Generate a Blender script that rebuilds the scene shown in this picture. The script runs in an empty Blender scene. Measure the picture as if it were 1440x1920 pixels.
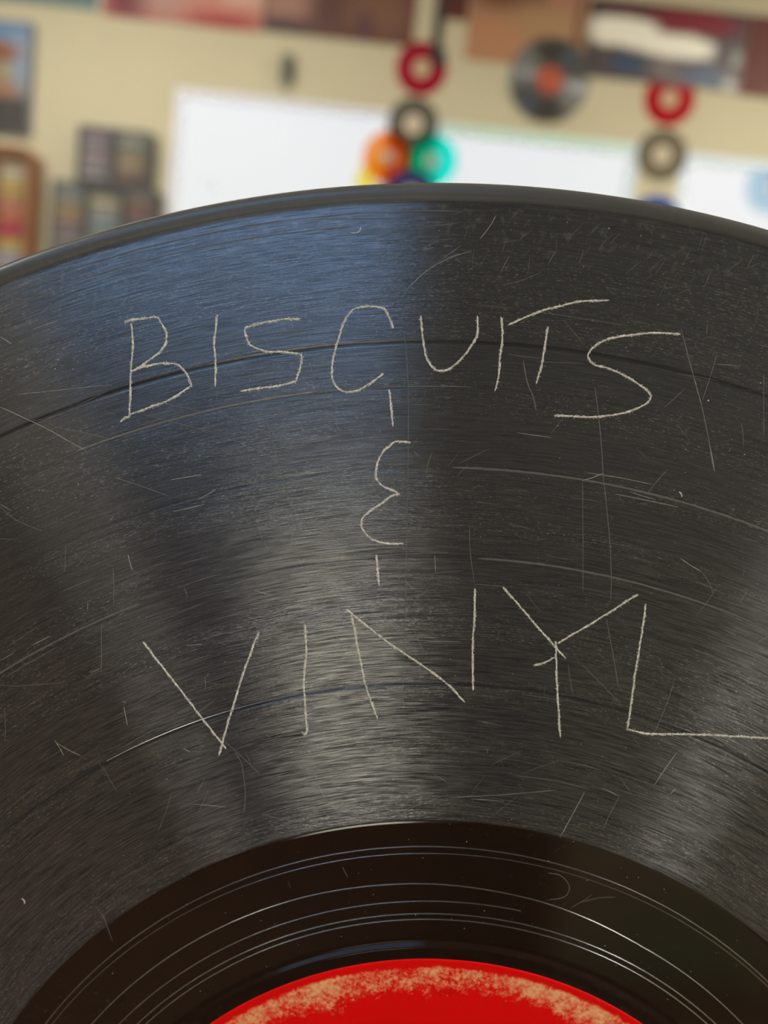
import bpy, bmesh, math, random
from mathutils import Vector, Matrix
PI = math.pi
S = bpy.context.scene
COL = S.collection
random.seed(7)

# ------------------------------------------------------------------ camera
def cam_axes(pitch, roll):
    F = Vector((0, math.cos(pitch), -math.sin(pitch)))
    r0 = Vector((1, 0, 0)); u0 = Vector((0, math.sin(pitch), math.cos(pitch)))
    R = r0 * math.cos(roll) + u0 * math.sin(roll)
    U = u0 * math.cos(roll) - r0 * math.sin(roll)
    return R, U, F
R_, U_, F_ = cam_axes(math.radians(8.0), math.radians(6.3))
cam = bpy.data.cameras.new('camera')
camo = bpy.data.objects.new('camera', cam); COL.objects.link(camo)
m = Matrix.Identity(4)
for i, v in enumerate((R_, U_, -F_)):
    for j in range(3): m[j][i] = v[j]
m.translation = (0, 0, 1.35)
camo.matrix_world = m
cam.sensor_fit = 'VERTICAL'; cam.sensor_height = 24.0
cam.lens = 24.0 * 1442 / 1920
cam.clip_start = 0.01
cam.dof.use_dof = True
cam.dof.focus_distance = 0.0965
cam.dof.aperture_fstop = 7.6
S.camera = camo

# ------------------------------------------------------------------ colour management and sky
vs = S.view_settings
S.display_settings.display_device = 'sRGB'
vs.view_transform = 'Standard'; vs.look = 'None'; vs.exposure = 0.0; vs.gamma = 1.0
vs.use_curve_mapping = False
w = bpy.data.worlds.new('sky'); S.world = w; w.use_nodes = True
nt = w.node_tree; nt.nodes.clear()
o = nt.nodes.new('ShaderNodeOutputWorld'); b = nt.nodes.new('ShaderNodeBackground')
tc = nt.nodes.new('ShaderNodeTexCoord'); sp = nt.nodes.new('ShaderNodeSeparateXYZ')
rp = nt.nodes.new('ShaderNodeValToRGB')
nt.links.new(tc.outputs['Generated'], sp.inputs[0]); nt.links.new(sp.outputs['Z'], rp.inputs[0])
nt.links.new(rp.outputs[0], b.inputs[0]); nt.links.new(b.outputs[0], o.inputs[0])
e = rp.color_ramp.elements
e[0].position = 0.0; e[0].color = (1.9, 1.77, 1.38, 1)  # ground below the horizon, over-bright to feed the low rear window
e[1].position = 0.04; e[1].color = (0.92, 0.93, 0.93, 1)
x = e.new(0.30); x.color = (0.91, 0.92, 0.93, 1)
x = e.new(0.55); x.color = (0.55, 0.70, 0.98, 1)
x = e.new(1.0); x.color = (0.20, 0.36, 0.85, 1)
b.inputs[1].default_value = SKY = 5.0
GLASS_FRONT = 0.190          # added dimming of the far wall panes, holding the sky near white

# ------------------------------------------------------------------ helpers
def mat(name, color, rough=0.6, metal=0.0, spec=0.5):
    M = bpy.data.materials.new(name); M.use_nodes = True
    p = M.node_tree.nodes['Principled BSDF']
    p.inputs['Base Color'].default_value = (*color, 1)
    p.inputs['Roughness'].default_value = rough
    p.inputs['Metallic'].default_value = metal
    p.inputs['Specular IOR Level'].default_value = spec
    return M

class N:
    """small node-building helper"""
    def __init__(s, M):
        s.t = M.node_tree; s.p = s.t.nodes.get('Principled BSDF'); s.out = s.t.nodes.get('Material Output')
    def n(s, kind, **kw):
        x = s.t.nodes.new(kind)
        for k, v in kw.items(): setattr(x, k, v)
        return x
    def l(s, a, b_): s.t.links.new(a, b_)
    def put(s, inp, v):
        if hasattr(v, 'node'): s.l(v, inp)
        else: inp.default_value = v
    def math(s, op, a, b_=0.0, c=None, clamp=False):
        x = s.n('ShaderNodeMath', operation=op, use_clamp=clamp)
        s.put(x.inputs[0], a); s.put(x.inputs[1], b_)
        if c is not None: s.put(x.inputs[2], c)
        return x.outputs[0]
    def vmath(s, op, a, b_=(0, 0, 0)):
        x = s.n('ShaderNodeVectorMath', operation=op)
        s.put(x.inputs[0], a); s.put(x.inputs[1], b_)
        return x
    def mr(s, v, a0, a1, b0=0.0, b1=1.0, smooth=True):
        x = s.n('ShaderNodeMapRange'); x.interpolation_type = 'SMOOTHSTEP' if smooth else 'LINEAR'
        s.put(x.inputs['Value'], v)
        for k, q in zip(('From Min', 'From Max', 'To Min', 'To Max'), (a0, a1, b0, b1)): s.put(x.inputs[k], q)
        return x.outputs[0]
    def mix(s, f, a, b_):
        x = s.n('ShaderNodeMix', data_type='RGBA')
        s.put(x.inputs[0], f); s.put(x.inputs[6], a); s.put(x.inputs[7], b_)
        return x.outputs[2]
    def noise(s, vec, scale, detail=3.0, rough=0.55):
        x = s.n('ShaderNodeTexNoise'); s.put(x.inputs['Vector'], vec)
        x.inputs['Scale'].default_value = scale; x.inputs['Detail'].default_value = detail
        x.inputs['Roughness'].default_value = rough
        return x.outputs['Fac']
    def obj(s): return s.n('ShaderNodeTexCoord').outputs['Object']

def noisy(name, c0, c1, scale, rough=0.6, bump=0.0, spec=0.4):
    M = mat(name, c0, rough, spec=spec); h = N(M)
    f = h.noise(h.obj(), scale, 4)
    h.l(h.mix(h.mr(f, .3, .7), (*c0, 1), (*c1, 1)), h.p.inputs['Base Color'])
    if bump:
        q = h.n('ShaderNodeBump'); q.inputs['Strength'].default_value = bump; q.inputs['Distance'].default_value = 0.002
        h.l(f, q.inputs['Height']); h.l(q.outputs[0], h.p.inputs['Normal'])
    return M

def link_bm(name, bm, m_, parent=None, smooth=False):
    me = bpy.data.meshes.new(name); bm.to_mesh(me); bm.free()
    if smooth:
        for p in me.polygons: p.use_smooth = True
    if m_: me.materials.append(m_)
    ob = bpy.data.objects.new(name, me); COL.objects.link(ob)
    if parent: ob.parent = parent
    return ob
def box(bm, x0, x1, y0, y1, z0, z1):
    v = [bm.verts.new(p) for p in ((x0,y0,z0),(x1,y0,z0),(x1,y1,z0),(x0,y1,z0),(x0,y0,z1),(x1,y0,z1),(x1,y1,z1),(x0,y1,z1))]
    for f in ((0,3,2,1),(4,5,6,7),(0,1,5,4),(1,2,6,5),(2,3,7,6),(3,0,4,7)): bm.faces.new([v[i] for i in f])
def bevel(bm, w_, seg=2):
    bmesh.ops.bevel(bm, geom=list(bm.edges), offset=w_, segments=seg, affect='EDGES', profile=0.6)
def boxobj(name, c, size, m_, parent=None, bev=0.0, seg=2):
    bm = bmesh.new(); a, b_, d = (q / 2 for q in size)
    box(bm, c[0]-a, c[0]+a, c[1]-b_, c[1]+b_, c[2]-d, c[2]+d)
    if bev: bevel(bm, bev, seg)
    return link_bm(name, bm, m_, parent)
def lathe(bm, prof, seg, closed=False, axis='z'):
    """revolve (r, h) points around the local axis; closed joins last to first"""
    rings = []
    for r, h in prof:
        ring = []
        for k in range(seg):
            a = 2 * PI * k / seg
            x, y = r * math.cos(a), r * math.sin(a)
            ring.append(bm.verts.new((x, y, h) if axis == 'z' else (x, -h, y)))
        rings.append(ring)
    n_ = len(rings)
    for i in range(n_ if closed else n_ - 1):
        A, B = rings[i], rings[(i + 1) % n_]
        for k in range(seg):
            q = (k + 1) % seg
            bm.faces.new((A[k], A[q], B[q], B[k]))
    bmesh.ops.recalc_face_normals(bm, faces=bm.faces)
def thing(name, label, cat, loc=(0, 0, 0), group=None):
    ob = bpy.data.objects.new(name, None); COL.objects.link(ob); ob.location = loc
    ob.empty_display_size = 0.05
    ob['label'] = label; ob['category'] = cat
    if group: ob['group'] = group
    return ob
def tag(ob, label, cat, group=None):
    ob['label'] = label; ob['category'] = cat
    if group: ob['group'] = group
    return ob
def struct(ob):
    ob['kind'] = 'structure'; return ob

# ------------------------------------------------------------------ materials of the room
M_wall = noisy('wall_paint', (0.645, 0.59, 0.415), (0.615, 0.565, 0.395), 2.2, 0.75, spec=0.25)
M_ceil = noisy('ceiling_paint', (0.82, 0.80, 0.74), (0.78, 0.76, 0.70), 3, 0.85)
M_floor = noisy('brown_carpet', (0.17, 0.10, 0.065), (0.12, 0.07, 0.045), 60, 0.95)
M_panel = noisy('dark_wood_panelling', (0.16, 0.085, 0.055), (0.10, 0.05, 0.035), 8, 0.5)
M_frame_blue = mat('pale_blue_glow_paint', (0.72, 0.86, 0.97), 0.5)  # frame colours carry the blown-out daylight glow at the window edges
M_frame_mint = mat('pale_mint_glow_paint', (0.66, 0.92, 0.80), 0.5)
M_frame_lav = mat('pale_lavender_glow_paint', (0.84, 0.86, 0.95), 0.5)
M_wood = noisy('brown_wood', (0.30, 0.13, 0.055), (0.22, 0.09, 0.04), 18, 0.45)
M_darkrack = noisy('dark_rack_plastic', (0.085, 0.085, 0.09), (0.07, 0.07, 0.075), 15, 0.5)

def glass_mat(name, tint):
    M = bpy.data.materials.new(name); M.use_nodes = True; h = N(M); h.t.nodes.remove(h.p)
    t = h.n('ShaderNodeBsdfTransparent'); t.inputs[0].default_value = (*(tint if isinstance(tint, tuple) else (tint,)*3), 1)
    g = h.n('ShaderNodeBsdfGlossy'); g.inputs['Roughness'].default_value = 0.45
    f = h.n('ShaderNodeFresnel'); f.inputs[0].default_value = 1.45
    x = h.n('ShaderNodeMixShader'); h.l(f.outputs[0], x.inputs[0]); h.l(t.outputs[0], x.inputs[1]); h.l(g.outputs[0], x.inputs[2])
    h.l(x.outputs[0], h.out.inputs[0])
    return M
# each pane has two faces, so the tint of one face is the square root
M_glass = glass_mat('dimming_glass', math.sqrt(GLASS_FRONT))
M_sky_tint_glass = glass_mat('sky_tint_glass', (0.47, 0.62, 0.80))  # sky blue put into the pane for the record's bluish reflection
M_clear = glass_mat('clear_glass', 0.98)

# ------------------------------------------------------------------ the room
XL, XR, YB, YF, H = -3.2, 3.2, 3.1, -2.6, 3.2
def slab(name, parts, m_):
    bm = bmesh.new()
    for p in parts: box(bm, *p)
    return struct(link_bm(name, bm, m_))
slab('floor', [(XL-.2, XR+.2, YF-.2, YB+.2, -.1, 0)], M_floor)
slab('ceiling', [(XL-.2, XR+.2, YF-.2, YB+.2, H, H+.1)], M_ceil)
slab('wall_right', [(XR, XR+.18, YF-.18, YB+.18, 0, H)], M_wall)
WIN = [(-0.962, -0.130, 1.50, 2.446), (0.034, 0.818, 1.50, 2.425), (0.977, 1.79, 1.50, 2.413)]
T = 0.02
parts = [(XL, WIN[0][0], YB, YB+T, 0, H), (WIN[0][1], WIN[1][0], YB, YB+T, 0, H), (WIN[1][1], WIN[2][0], YB, YB+T, 0, H), (WIN[2][1], XR, YB, YB+T, 0, H)]
for a in WIN: parts += [(a[0], a[1], YB, YB+T, 0, a[2]), (a[0], a[1], YB, YB+T, a[3], H)]
slab('wall_back', parts, M_wall)
def window(name, a, y_in, y_out, mf, mg, head=None, fw=0.03, mull=0):
    """glow-tinted frame just inside the opening, one pane; y_in is the room side"""
    r = bpy.data.objects.new(name, None); COL.objects.link(r); r.location = ((a[0]+a[1])/2, (y_in+y_out)/2, a[2]); struct(r)
    dx, dy, dz = r.location
    d0, d1 = sorted((y_in, y_out))
    def bar(nm, x0, x1, z0, z1, m_):
        bm = bmesh.new(); box(bm, x0-dx, x1-dx, d0-dy, d1-dy, z0-dz, z1-dz); return link_bm(nm, bm, m_, r)
    bar('side_frame', a[0], a[0]+fw, a[2], a[3], mf); bar('side_frame', a[1]-fw, a[1], a[2], a[3], mf)
    bar('head_frame', a[0]+fw, a[1]-fw, a[3]-fw, a[3], head or mf)
    bar('bottom_frame', a[0]+fw, a[1]-fw, a[2], a[2]+fw, mf)
    for k in range(mull):
        xm = a[0] + (a[1]-a[0])*(k+1)/(mull+1); bar('mullion', xm-.02, xm+.02, a[2]+fw, a[3]-fw, mf)
    bm = bmesh.new(); ym = y_out - dy + (.004 if y_out < y_in else -.004)
    box(bm, a[0]+fw-dx, a[1]-fw-dx, ym-.002, ym+.002, a[2]+fw-dz, a[3]-fw-dz)
    link_bm('pane', bm, mg, r)
    return r
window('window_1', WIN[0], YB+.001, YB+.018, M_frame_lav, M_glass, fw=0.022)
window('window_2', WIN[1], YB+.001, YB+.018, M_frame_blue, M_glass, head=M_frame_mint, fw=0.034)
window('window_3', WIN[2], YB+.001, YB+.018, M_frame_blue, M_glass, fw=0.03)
# rear wall behind the camera: sky window, and a low window added for light
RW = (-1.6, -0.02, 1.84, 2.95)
LW = (-0.29, 0.20, 0.24, 0.60)          # low window added for the record's lower highlight, under the sky window
parts = [(XL, RW[0], YF-T, YF, 0, H), (LW[1], XR, YF-T, YF, 0, H), (RW[1], LW[1], YF-T, YF, LW[3], H), (RW[1], LW[1], YF-T, YF, 0, LW[2]), (RW[0], LW[0], YF-T, YF, 0, RW[2]), (LW[0], RW[1], YF-T, YF, 0, LW[2]), (LW[0], RW[1], YF-T, YF, LW[3], RW[2]), (RW[0], RW[1], YF-T, YF, RW[3], H)]
slab('wall_front', parts, noisy('slate_paint', (.15, .16, .165), (.12, .13, .13), 3, .8))
window('window_4', RW, YF-.001, YF-.018, M_frame_lav, M_sky_tint_glass, mull=0, fw=0.04)
window('added_window_5', LW, YF-.001, YF-.018, M_frame_lav, M_clear, fw=0.03)
slab('trim_1', [(XL, LW[0], YF, YF+.02, 0.0, 1.05), (LW[1], XR, YF, YF+.02, 0.0, 1.05), (LW[0], LW[1], YF, YF+.02, LW[3], 1.05), (LW[0], LW[1], YF, YF+.02, 0, LW[2])], M_panel)
slab('wall_left', [(XL-.18, XL, YF-.18, YB+.18, 0, H)], M_wall)
slab('baseboard_back', [(XL, XR, YB-.015, YB, 0, .12)], M_panel)

# unseen lamps added to light far wall and record: housing and emitting diffuser
M_lamp_body = mat('added_lamp_housing', (0.7, 0.7, 0.68), 0.5)
def added_ceiling_lamp(x, y, power, label, sx=1.2, sy=0.6, col=(1, 0.955, 0.86)):
    r = thing('added_ceiling_light', label, 'light', (x, y, H), 'added ceiling light panels')
    boxobj('housing', (0, 0, -.03), (sx, sy, .06), M_lamp_body, r, .01)
    M = bpy.data.materials.new('added_lamp_diffuser'); M.use_nodes = True; h = N(M)
    h.p.inputs['Base Color'].default_value = (.8, .8, .8, 1)
    h.p.inputs['Emission Color'].default_value = (*col, 1)
    h.p.inputs['Emission Strength'].default_value = power
    boxobj('diffuser', (0, 0, -.064), (sx-.08, sy-.08, .008), M, r)
    return r
added_ceiling_lamp(-1.2, 1.75, 16.8, 'added white ceiling light panel nearest the cassette racks')
added_ceiling_lamp(1.85, 1.75, 19.5, 'added white ceiling light panel above the right wall windows')
added_ceiling_lamp(-2.45, -0.9, 9.5, 'added white ceiling light panel behind the camera on the left', 1.1, 1.9)
added_ceiling_lamp(2.45, -0.9, 17.5, 'added white ceiling light panel behind the camera on the right', 1.1, 1.9)

LETTERS = [
 ('B', [[[-51.52,129.03],[-51.17,126.14],[-51.16,122.86],[-50.97,117.92],[-51.43,117.37],[-52.05,116.7]],[[-52.41,128.94],[-51.48,129.36],[-49.85,129.76],[-48.45,130.01],[-47.84,129.37],[-47.2,128.36],[-47.07,127.56],[-47.15,126.97],[-47.74,125.92],[-48.5,125.12],[-49.44,124.36],[-50.23,123.69],[-51.02,123.14],[-49.9,123.72],[-48.6,124.19],[-47.13,124.55],[-45.64,124.61],[-44.94,124.26],[-44.22,123.55],[-43.56,122.37],[-43.69,122.03],[-44.38,121.43],[-46.59,119.83],[-48.53,118.92],[-50.95,117.75]]]),
 ('I', [[[-41.14,131.13],[-41.1,129.19],[-41.13,127.56],[-40.8,125.63],[-40.55,122.31]]]),
 ('S', [[[-30.69,131.78],[-32.97,131.43],[-35.23,130.8],[-36.98,130.12],[-37.51,129.74],[-37.18,128.64],[-36.44,127.81],[-34.57,127.36],[-32.6,127.51],[-30.94,127.52],[-30.25,127.27],[-30.27,125.8],[-30.67,124.04]],[[-30.54,124.12],[-32.54,123.41],[-34.82,122.83],[-37.43,122.15]]]),
 ('Q', [[[-19.33,131.81],[-19.75,132.67],[-20.55,133.88],[-21.37,134.18],[-22.35,134.13],[-23.52,133.94],[-24.59,133.44],[-25.41,131.86],[-25.87,129.87],[-26.29,127.54],[-26.26,125.25],[-25.6,124.01],[-24.89,123.62],[-24.21,123.5],[-22.91,123.84],[-21.54,124.78],[-19.84,126.28]],[[-18.97,124.4],[-18.52,122.14],[-18.0,119.87]]]),
 ('U', [[[-16.17,133.71],[-15.39,130.36],[-14.8,128.66],[-13.87,127.58],[-12.98,127.35],[-11.71,127.82],[-10.25,129.48],[-9.33,131.21],[-8.95,132.36],[-9.2,134.46]]]),
 ('I', [[[-6.33,134.65],[-5.84,132.37],[-5.84,129.77],[-5.69,127.49],[-5.92,125.63]]]),
 ('T', [[[-5.28,133.73],[-3.33,134.91],[-1.17,136.04],[0.72,136.7],[3.24,137.55],[6.59,138.04]],[[-0.39,134.13],[-0.5,131.98],[-0.61,129.36],[-0.97,127.02]]]),
 ('S', [[[15.86,134.99],[12.53,134.75],[9.97,134.22],[7.43,133.49],[5.89,132.67],[5.05,131.6],[5.02,130.82],[5.92,130.13],[7.95,129.83],[10.05,129.08],[11.82,128.29],[12.93,127.56],[13.35,126.95],[12.93,126.17],[11.29,125.07],[9.07,124.3],[6.14,123.71],[3.49,123.55],[1.78,123.37]]]),
 ('ampersand', [[[-15.6,118.2],[-17.46,118.06],[-18.19,117.38],[-18.8,116.77],[-19.24,115.85],[-19.47,114.88],[-19.47,113.67],[-19.11,112.83],[-18.16,112.19],[-17.04,111.84],[-16.2,111.53]],[[-16.2,111.53],[-17.18,111.22],[-18.22,110.28],[-19.65,109.1],[-20.5,108.12],[-20.68,107.28],[-20.24,106.3],[-18.92,105.42],[-16.84,105.1],[-15.03,105.37]],[[-18.31,103.62],[-17.98,101.86],[-17.53,99.55]]]),
 ('V', [[[-47.06,88.85],[-43.12,84.59],[-39.29,80.33],[-35.11,75.78]],[[-32.31,91.86],[-33.59,86.95],[-34.82,81.2],[-36.01,74.73]]]),
 ('I', [[[-26.46,93.57],[-25.95,89.73],[-25.84,85.82],[-25.07,80.86],[-24.85,79.28],[-25.3,78.87]]]),
 ('N', [[[-20.66,95.49],[-19.28,90.84],[-17.72,86.02],[-15.83,82.05]],[[-21.41,96.04],[-19.12,94.61],[-16.16,92.68],[-11.74,90.27],[-8.03,88.19],[-4.79,85.54]],[[-5.32,100.63],[-4.93,96.34],[-4.71,92.83],[-3.95,87.22]]]),
 ('Y', [[[-1.83,101.23],[1.84,97.8],[5.75,94.22],[7.4,92.78]],[[15.37,102.18],[10.71,98.3],[6.05,94.61]],[[5.8,94.93],[6.57,90.19],[7.35,85.98],[8.13,82.23]],[[3.35,91.47],[4.81,91.99],[5.94,92.83]]]),
 ('L', [[[16.56,101.06],[16.59,96.64],[16.53,91.32],[16.62,84.5]],[[16.42,84.4],[18.28,84.11],[20.03,84.09],[26.57,84.69],[35.22,85.23],[39.01,85.52]]]),
]
SCRATCHES = [
 (0, 0.151, [[15.84,135.57],[17.79,131.04],[19.73,126.65],[21.19,122.84],[22.23,119.61],[22.64,118.72]]),
 (1, 0.110, [[18.2,130.1],[19.81,126.53]]),
 (1, 0.110, [[21.42,122.2],[22.64,118.72]]),
 (0, 0.110, [[20.68,133.31],[20.29,130.33],[19.76,127.32]]),
 (0, 0.171, [[-2.93,129.82],[-2.13,127.23],[-1.09,125.37],[-0.54,123.77]]),
 (0, 0.123, [[6.29,127.49],[7.25,123.97],[8.19,120.08],[8.86,116.8],[10.63,109.52],[11.67,104.13],[12.08,100.7]]),
 (0, 0.123, [[11.84,98.57],[13.17,94.49],[14.69,89.68]]),
 (1, 0.096, [[6.37,115.78],[7.52,116.24],[8.89,117.0]]),
 (0, 0.089, [[6.37,115.78],[7.35,109.16],[8.38,101.68]]),
 (0, 0.103, [[16.78,118.34],[15.67,116.74],[14.6,114.86]]),
 (2, 0.171, [[18.59,115.71],[18.89,115.47],[19.09,115.09]]),
 (1, 0.082, [[18.95,136.36],[19.03,135.4]]),
 (0, 0.103, [[-12.8,117.23],[-13.11,115.85],[-13.21,114.36]]),
 (1, 0.082, [[-65.12,118.69],[-59.31,119.93],[-53.38,121.23]]),
 (1, 0.082, [[-67.16,116.94],[-61.68,115.08],[-58.22,113.58],[-56.01,112.68]]),
 (0, 0.082, [[-58.99,115.04],[-56.29,114.86],[-53.1,114.41]]),
 (0, 0.089, [[-49.67,117.99],[-45.06,117.37],[-39.14,116.48]]),
 (0, 0.068, [[-46.57,119.6],[-41.5,119.02]]),
 (1, 0.096, [[-36.99,126.9],[-35.89,127.21],[-34.59,127.49]]),
 (1, 0.082, [[-66.49,104.74],[-64.95,104.02]]),
 (0, 0.089, [[-66.47,104.4],[-64.34,102.92],[-60.87,101.86]]),
 (0, 0.068, [[-52.22,109.72],[-47.75,108.72],[-45.33,108.1]]),
 (0, 0.110, [[-29.18,126.57],[-28.48,124.81],[-28.1,123.73]]),
 (0, 0.089, [[-23.09,109.54],[-21.81,110.23],[-19.77,111.47]]),
 (1, 0.082, [[-23.22,109.46],[-21.99,108.78],[-20.43,108.13]]),
 (0, 0.082, [[-26.83,121.09],[-25.92,120.66],[-24.66,119.47]]),
 (1, 0.075, [[-63.72,132.23],[-63.08,132.43]]),
 (1, 0.089, [[-63.6,126.94],[-60.64,128.24]]),
 (1, 0.082, [[-67.64,125.59],[-66.14,124.84]]),
 (1, 0.082, [[-49.82,100.05],[-49.56,99.25],[-49.13,98.04]]),
 (0, 0.096, [[-65.18,81.02],[-62.4,81.26],[-57.23,82.27]]),
 (0, 0.082, [[-54.17,83.34],[-52.5,84.39],[-52.19,85.0],[-52.6,90.78]]),
 (1, 0.075, [[-57.65,74.46],[-56.87,73.38],[-56.25,72.42]]),
 (1, 0.075, [[-57.19,74.0],[-55.6,73.23],[-54.01,72.68]]),
 (1, 0.082, [[-48.91,79.97],[-48.52,78.56],[-48.24,77.5]]),
 (0, 0.075, [[-51.12,71.68],[-50.09,69.96],[-48.9,68.24]]),
 (0, 0.110, [[-33.96,75.47],[-33.0,74.12],[-32.35,71.61],[-32.01,69.43],[-32.02,67.19]]),
 (0, 0.075, [[-64.45,78.06],[-64.18,75.69],[-64.06,73.52]]),
 (1, 0.096, [[-23.49,93.48],[-21.84,94.23],[-20.9,95.11]]),
 (0, 0.089, [[-7.04,108.59],[-6.45,104.88],[-5.45,101.18]]),
 (1, 0.082, [[-10.94,104.24],[-10.75,103.15],[-10.55,102.0]]),
 (0, 0.082, [[-12.99,101.24],[-10.35,102.09],[-7.01,102.74]]),
 (0, 0.075, [[-5.45,101.18],[-3.4,101.2],[-1.21,101.23]]),
 (1, 0.075, [[19.99,107.34],[21.47,106.6],[22.93,105.94]]),
 (0, 0.075, [[22.93,105.94],[24.0,104.81],[24.84,103.38]]),
 (0, 0.082, [[9.47,92.3],[12.59,89.8],[15.36,87.46]]),
 (0, 0.082, [[7.77,92.11],[8.44,89.69],[8.96,87.96]]),
 (0, 0.075, [[21.67,91.75],[21.15,88.26],[19.83,83.05]]),
 (1, 0.096, [[12.25,75.23],[11.03,71.76],[9.89,68.64]]),
 (0, 0.096, [[16.9,75.24],[16.04,72.85],[15.39,70.4]]),
 (0, 0.089, [[-50.6,51.8],[-49.41,50.25],[-48.8,48.77]]),
 (0, 0.089, [[-49.86,51.51],[-48.81,48.93],[-48.03,47.08]]),
 (2, 0.205, [[-60.68,51.79],[-60.31,51.6],[-60.21,51.08]]),
 (0, 0.082, [[-18.28,61.26],[-17.85,60.55],[-17.42,59.84]]),
 (0, 0.082, [[-25.29,58.4],[-24.84,57.46]]),
 (2, 0.110, [[-25.68,142.58],[-25.03,142.65],[-24.62,143.01],[-24.6,143.45]]),
 (1, 0.096, [[-25.02,143.72],[-24.81,144.19]]),
 (1, 0.075, [[-39.36,140.16],[-37.27,140.89]]),
 (1, 0.075, [[-38.48,139.81],[-37.52,139.98]]),
 (1, 0.082, [[-18.33,136.5],[-16.01,139.11],[-13.59,140.84],[-10.8,142.09]]),
 (0, 0.082, [[-17.18,137.9],[-14.83,140.26],[-12.16,142.58]]),
 (1, 0.082, [[-10.0,143.57],[-9.02,145.13],[-8.41,146.51]]),
 (0, 0.082, [[-6.73,138.39],[-4.22,139.3],[-2.08,140.49]]),
 (0, 0.082, [[-21.95,142.54],[-20.09,143.37],[-12.8,145.16]]),
 (0, 0.082, [[-29.58,143.74],[-23.8,144.48],[-18.66,145.16]]),
 (1, 0.082, [[-23.03,143.43],[-20.86,144.48]]),
 (0, 0.110, [[8.94,63.49],[10.6,63.38],[11.9,62.24],[12.0,60.96],[11.17,60.18],[9.65,59.78]]),
 (0, 0.089, [[12.63,58.98],[14.25,60.23],[15.19,61.18]]),
 (0, 0.089, [[13.94,59.89],[15.97,60.74],[18.41,61.17]]),
 (1, 0.137, [[-21.32,131.34],[-21.3,131.14]]),
 (0, 0.082, [[28.03,123.59],[26.76,131.36]]),
 (0, 0.096, [[15.19,125.83],[17.44,128.51]]),
 (0, 0.082, [[17.05,124.51],[17.65,125.44]]),
 (0, 0.089, [[24.98,125.05],[25.41,123.64],[25.72,122.14]]),
 (1, 0.082, [[-39.35,109.58],[-41.59,107.97]]),
 (1, 0.089, [[-52.38,104.25],[-52.01,104.77]]),
 (1, 0.068, [[-45.15,110.16],[-41.32,111.26]]),
 (0, 0.082, [[-33.78,118.8],[-28.43,105.19]]),
 (0, 0.089, [[-17.99,131.7],[-16.74,125.3],[-15.4,113.44],[-14.38,102.61],[-13.31,90.09],[-12.59,83.72]]),
 (1, 0.082, [[-41.4,89.06],[-39.35,89.44]]),
 (0, 0.103, [[-42.37,96.71],[-41.78,95.37]]),
 (1, 0.075, [[-53.51,83.99],[-52.18,84.85]]),
 (1, 0.089, [[-61.34,86.82],[-59.01,88.36]]),
 (0, 0.103, [[-64.54,82.17],[-61.21,84.7],[-57.89,87.07]]),
]
SPECKS = [[20.49,127.33,0.274],[26.55,130.16,0.164],[18.65,121.03,0.103],[24.12,122.9,0.103],[20.18,121.53,0.103],[24.08,121.49,0.11],[26.0,121.23,0.137],[19.02,118.19,0.11],[14.05,124.05,0.096],[20.34,124.87,0.082],[-7.21,122.58,0.089],[-0.14,129.28,0.11],[2.4,122.24,0.123],[18.59,121.02,0.096],[-15.08,144.03,0.096],[-6.4,145.03,0.103],[17.45,142.22,0.082],[-4.95,139.86,0.096],[9.36,146.03,0.137],[5.39,146.48,0.205],[2.93,141.67,0.103],[-58.35,122.6,0.096],[-56.07,90.04,0.103],[-47.7,42.44,0.137],[-38.55,47.1,0.11],[-28.46,52.37,0.089],[-28.32,52.39,0.082],[-31.47,52.25,0.082],[1.23,57.2,0.123],[19.49,64.11,0.103],[20.97,64.28,0.11],[11.72,68.25,0.11],[-2.28,66.64,0.123],[-42.9,54.69,0.096],[-38.5,53.59,0.082],[-53.23,58.9,0.103],[-47.42,59.49,0.096],[-39.18,57.56,0.103],[-51.26,56.16,0.089],[34.32,47.88,0.164],[-26.99,45.87,0.103],[-36.13,122.53,0.089],[13.92,80.34,0.096],[16.72,81.83,0.082],[-32.64,134.82,0.096],[-37.47,133.66,0.089],[-21.94,121.03,0.089],[35.34,56.94,0.089],[-17.39,51.34,0.11]]

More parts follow.
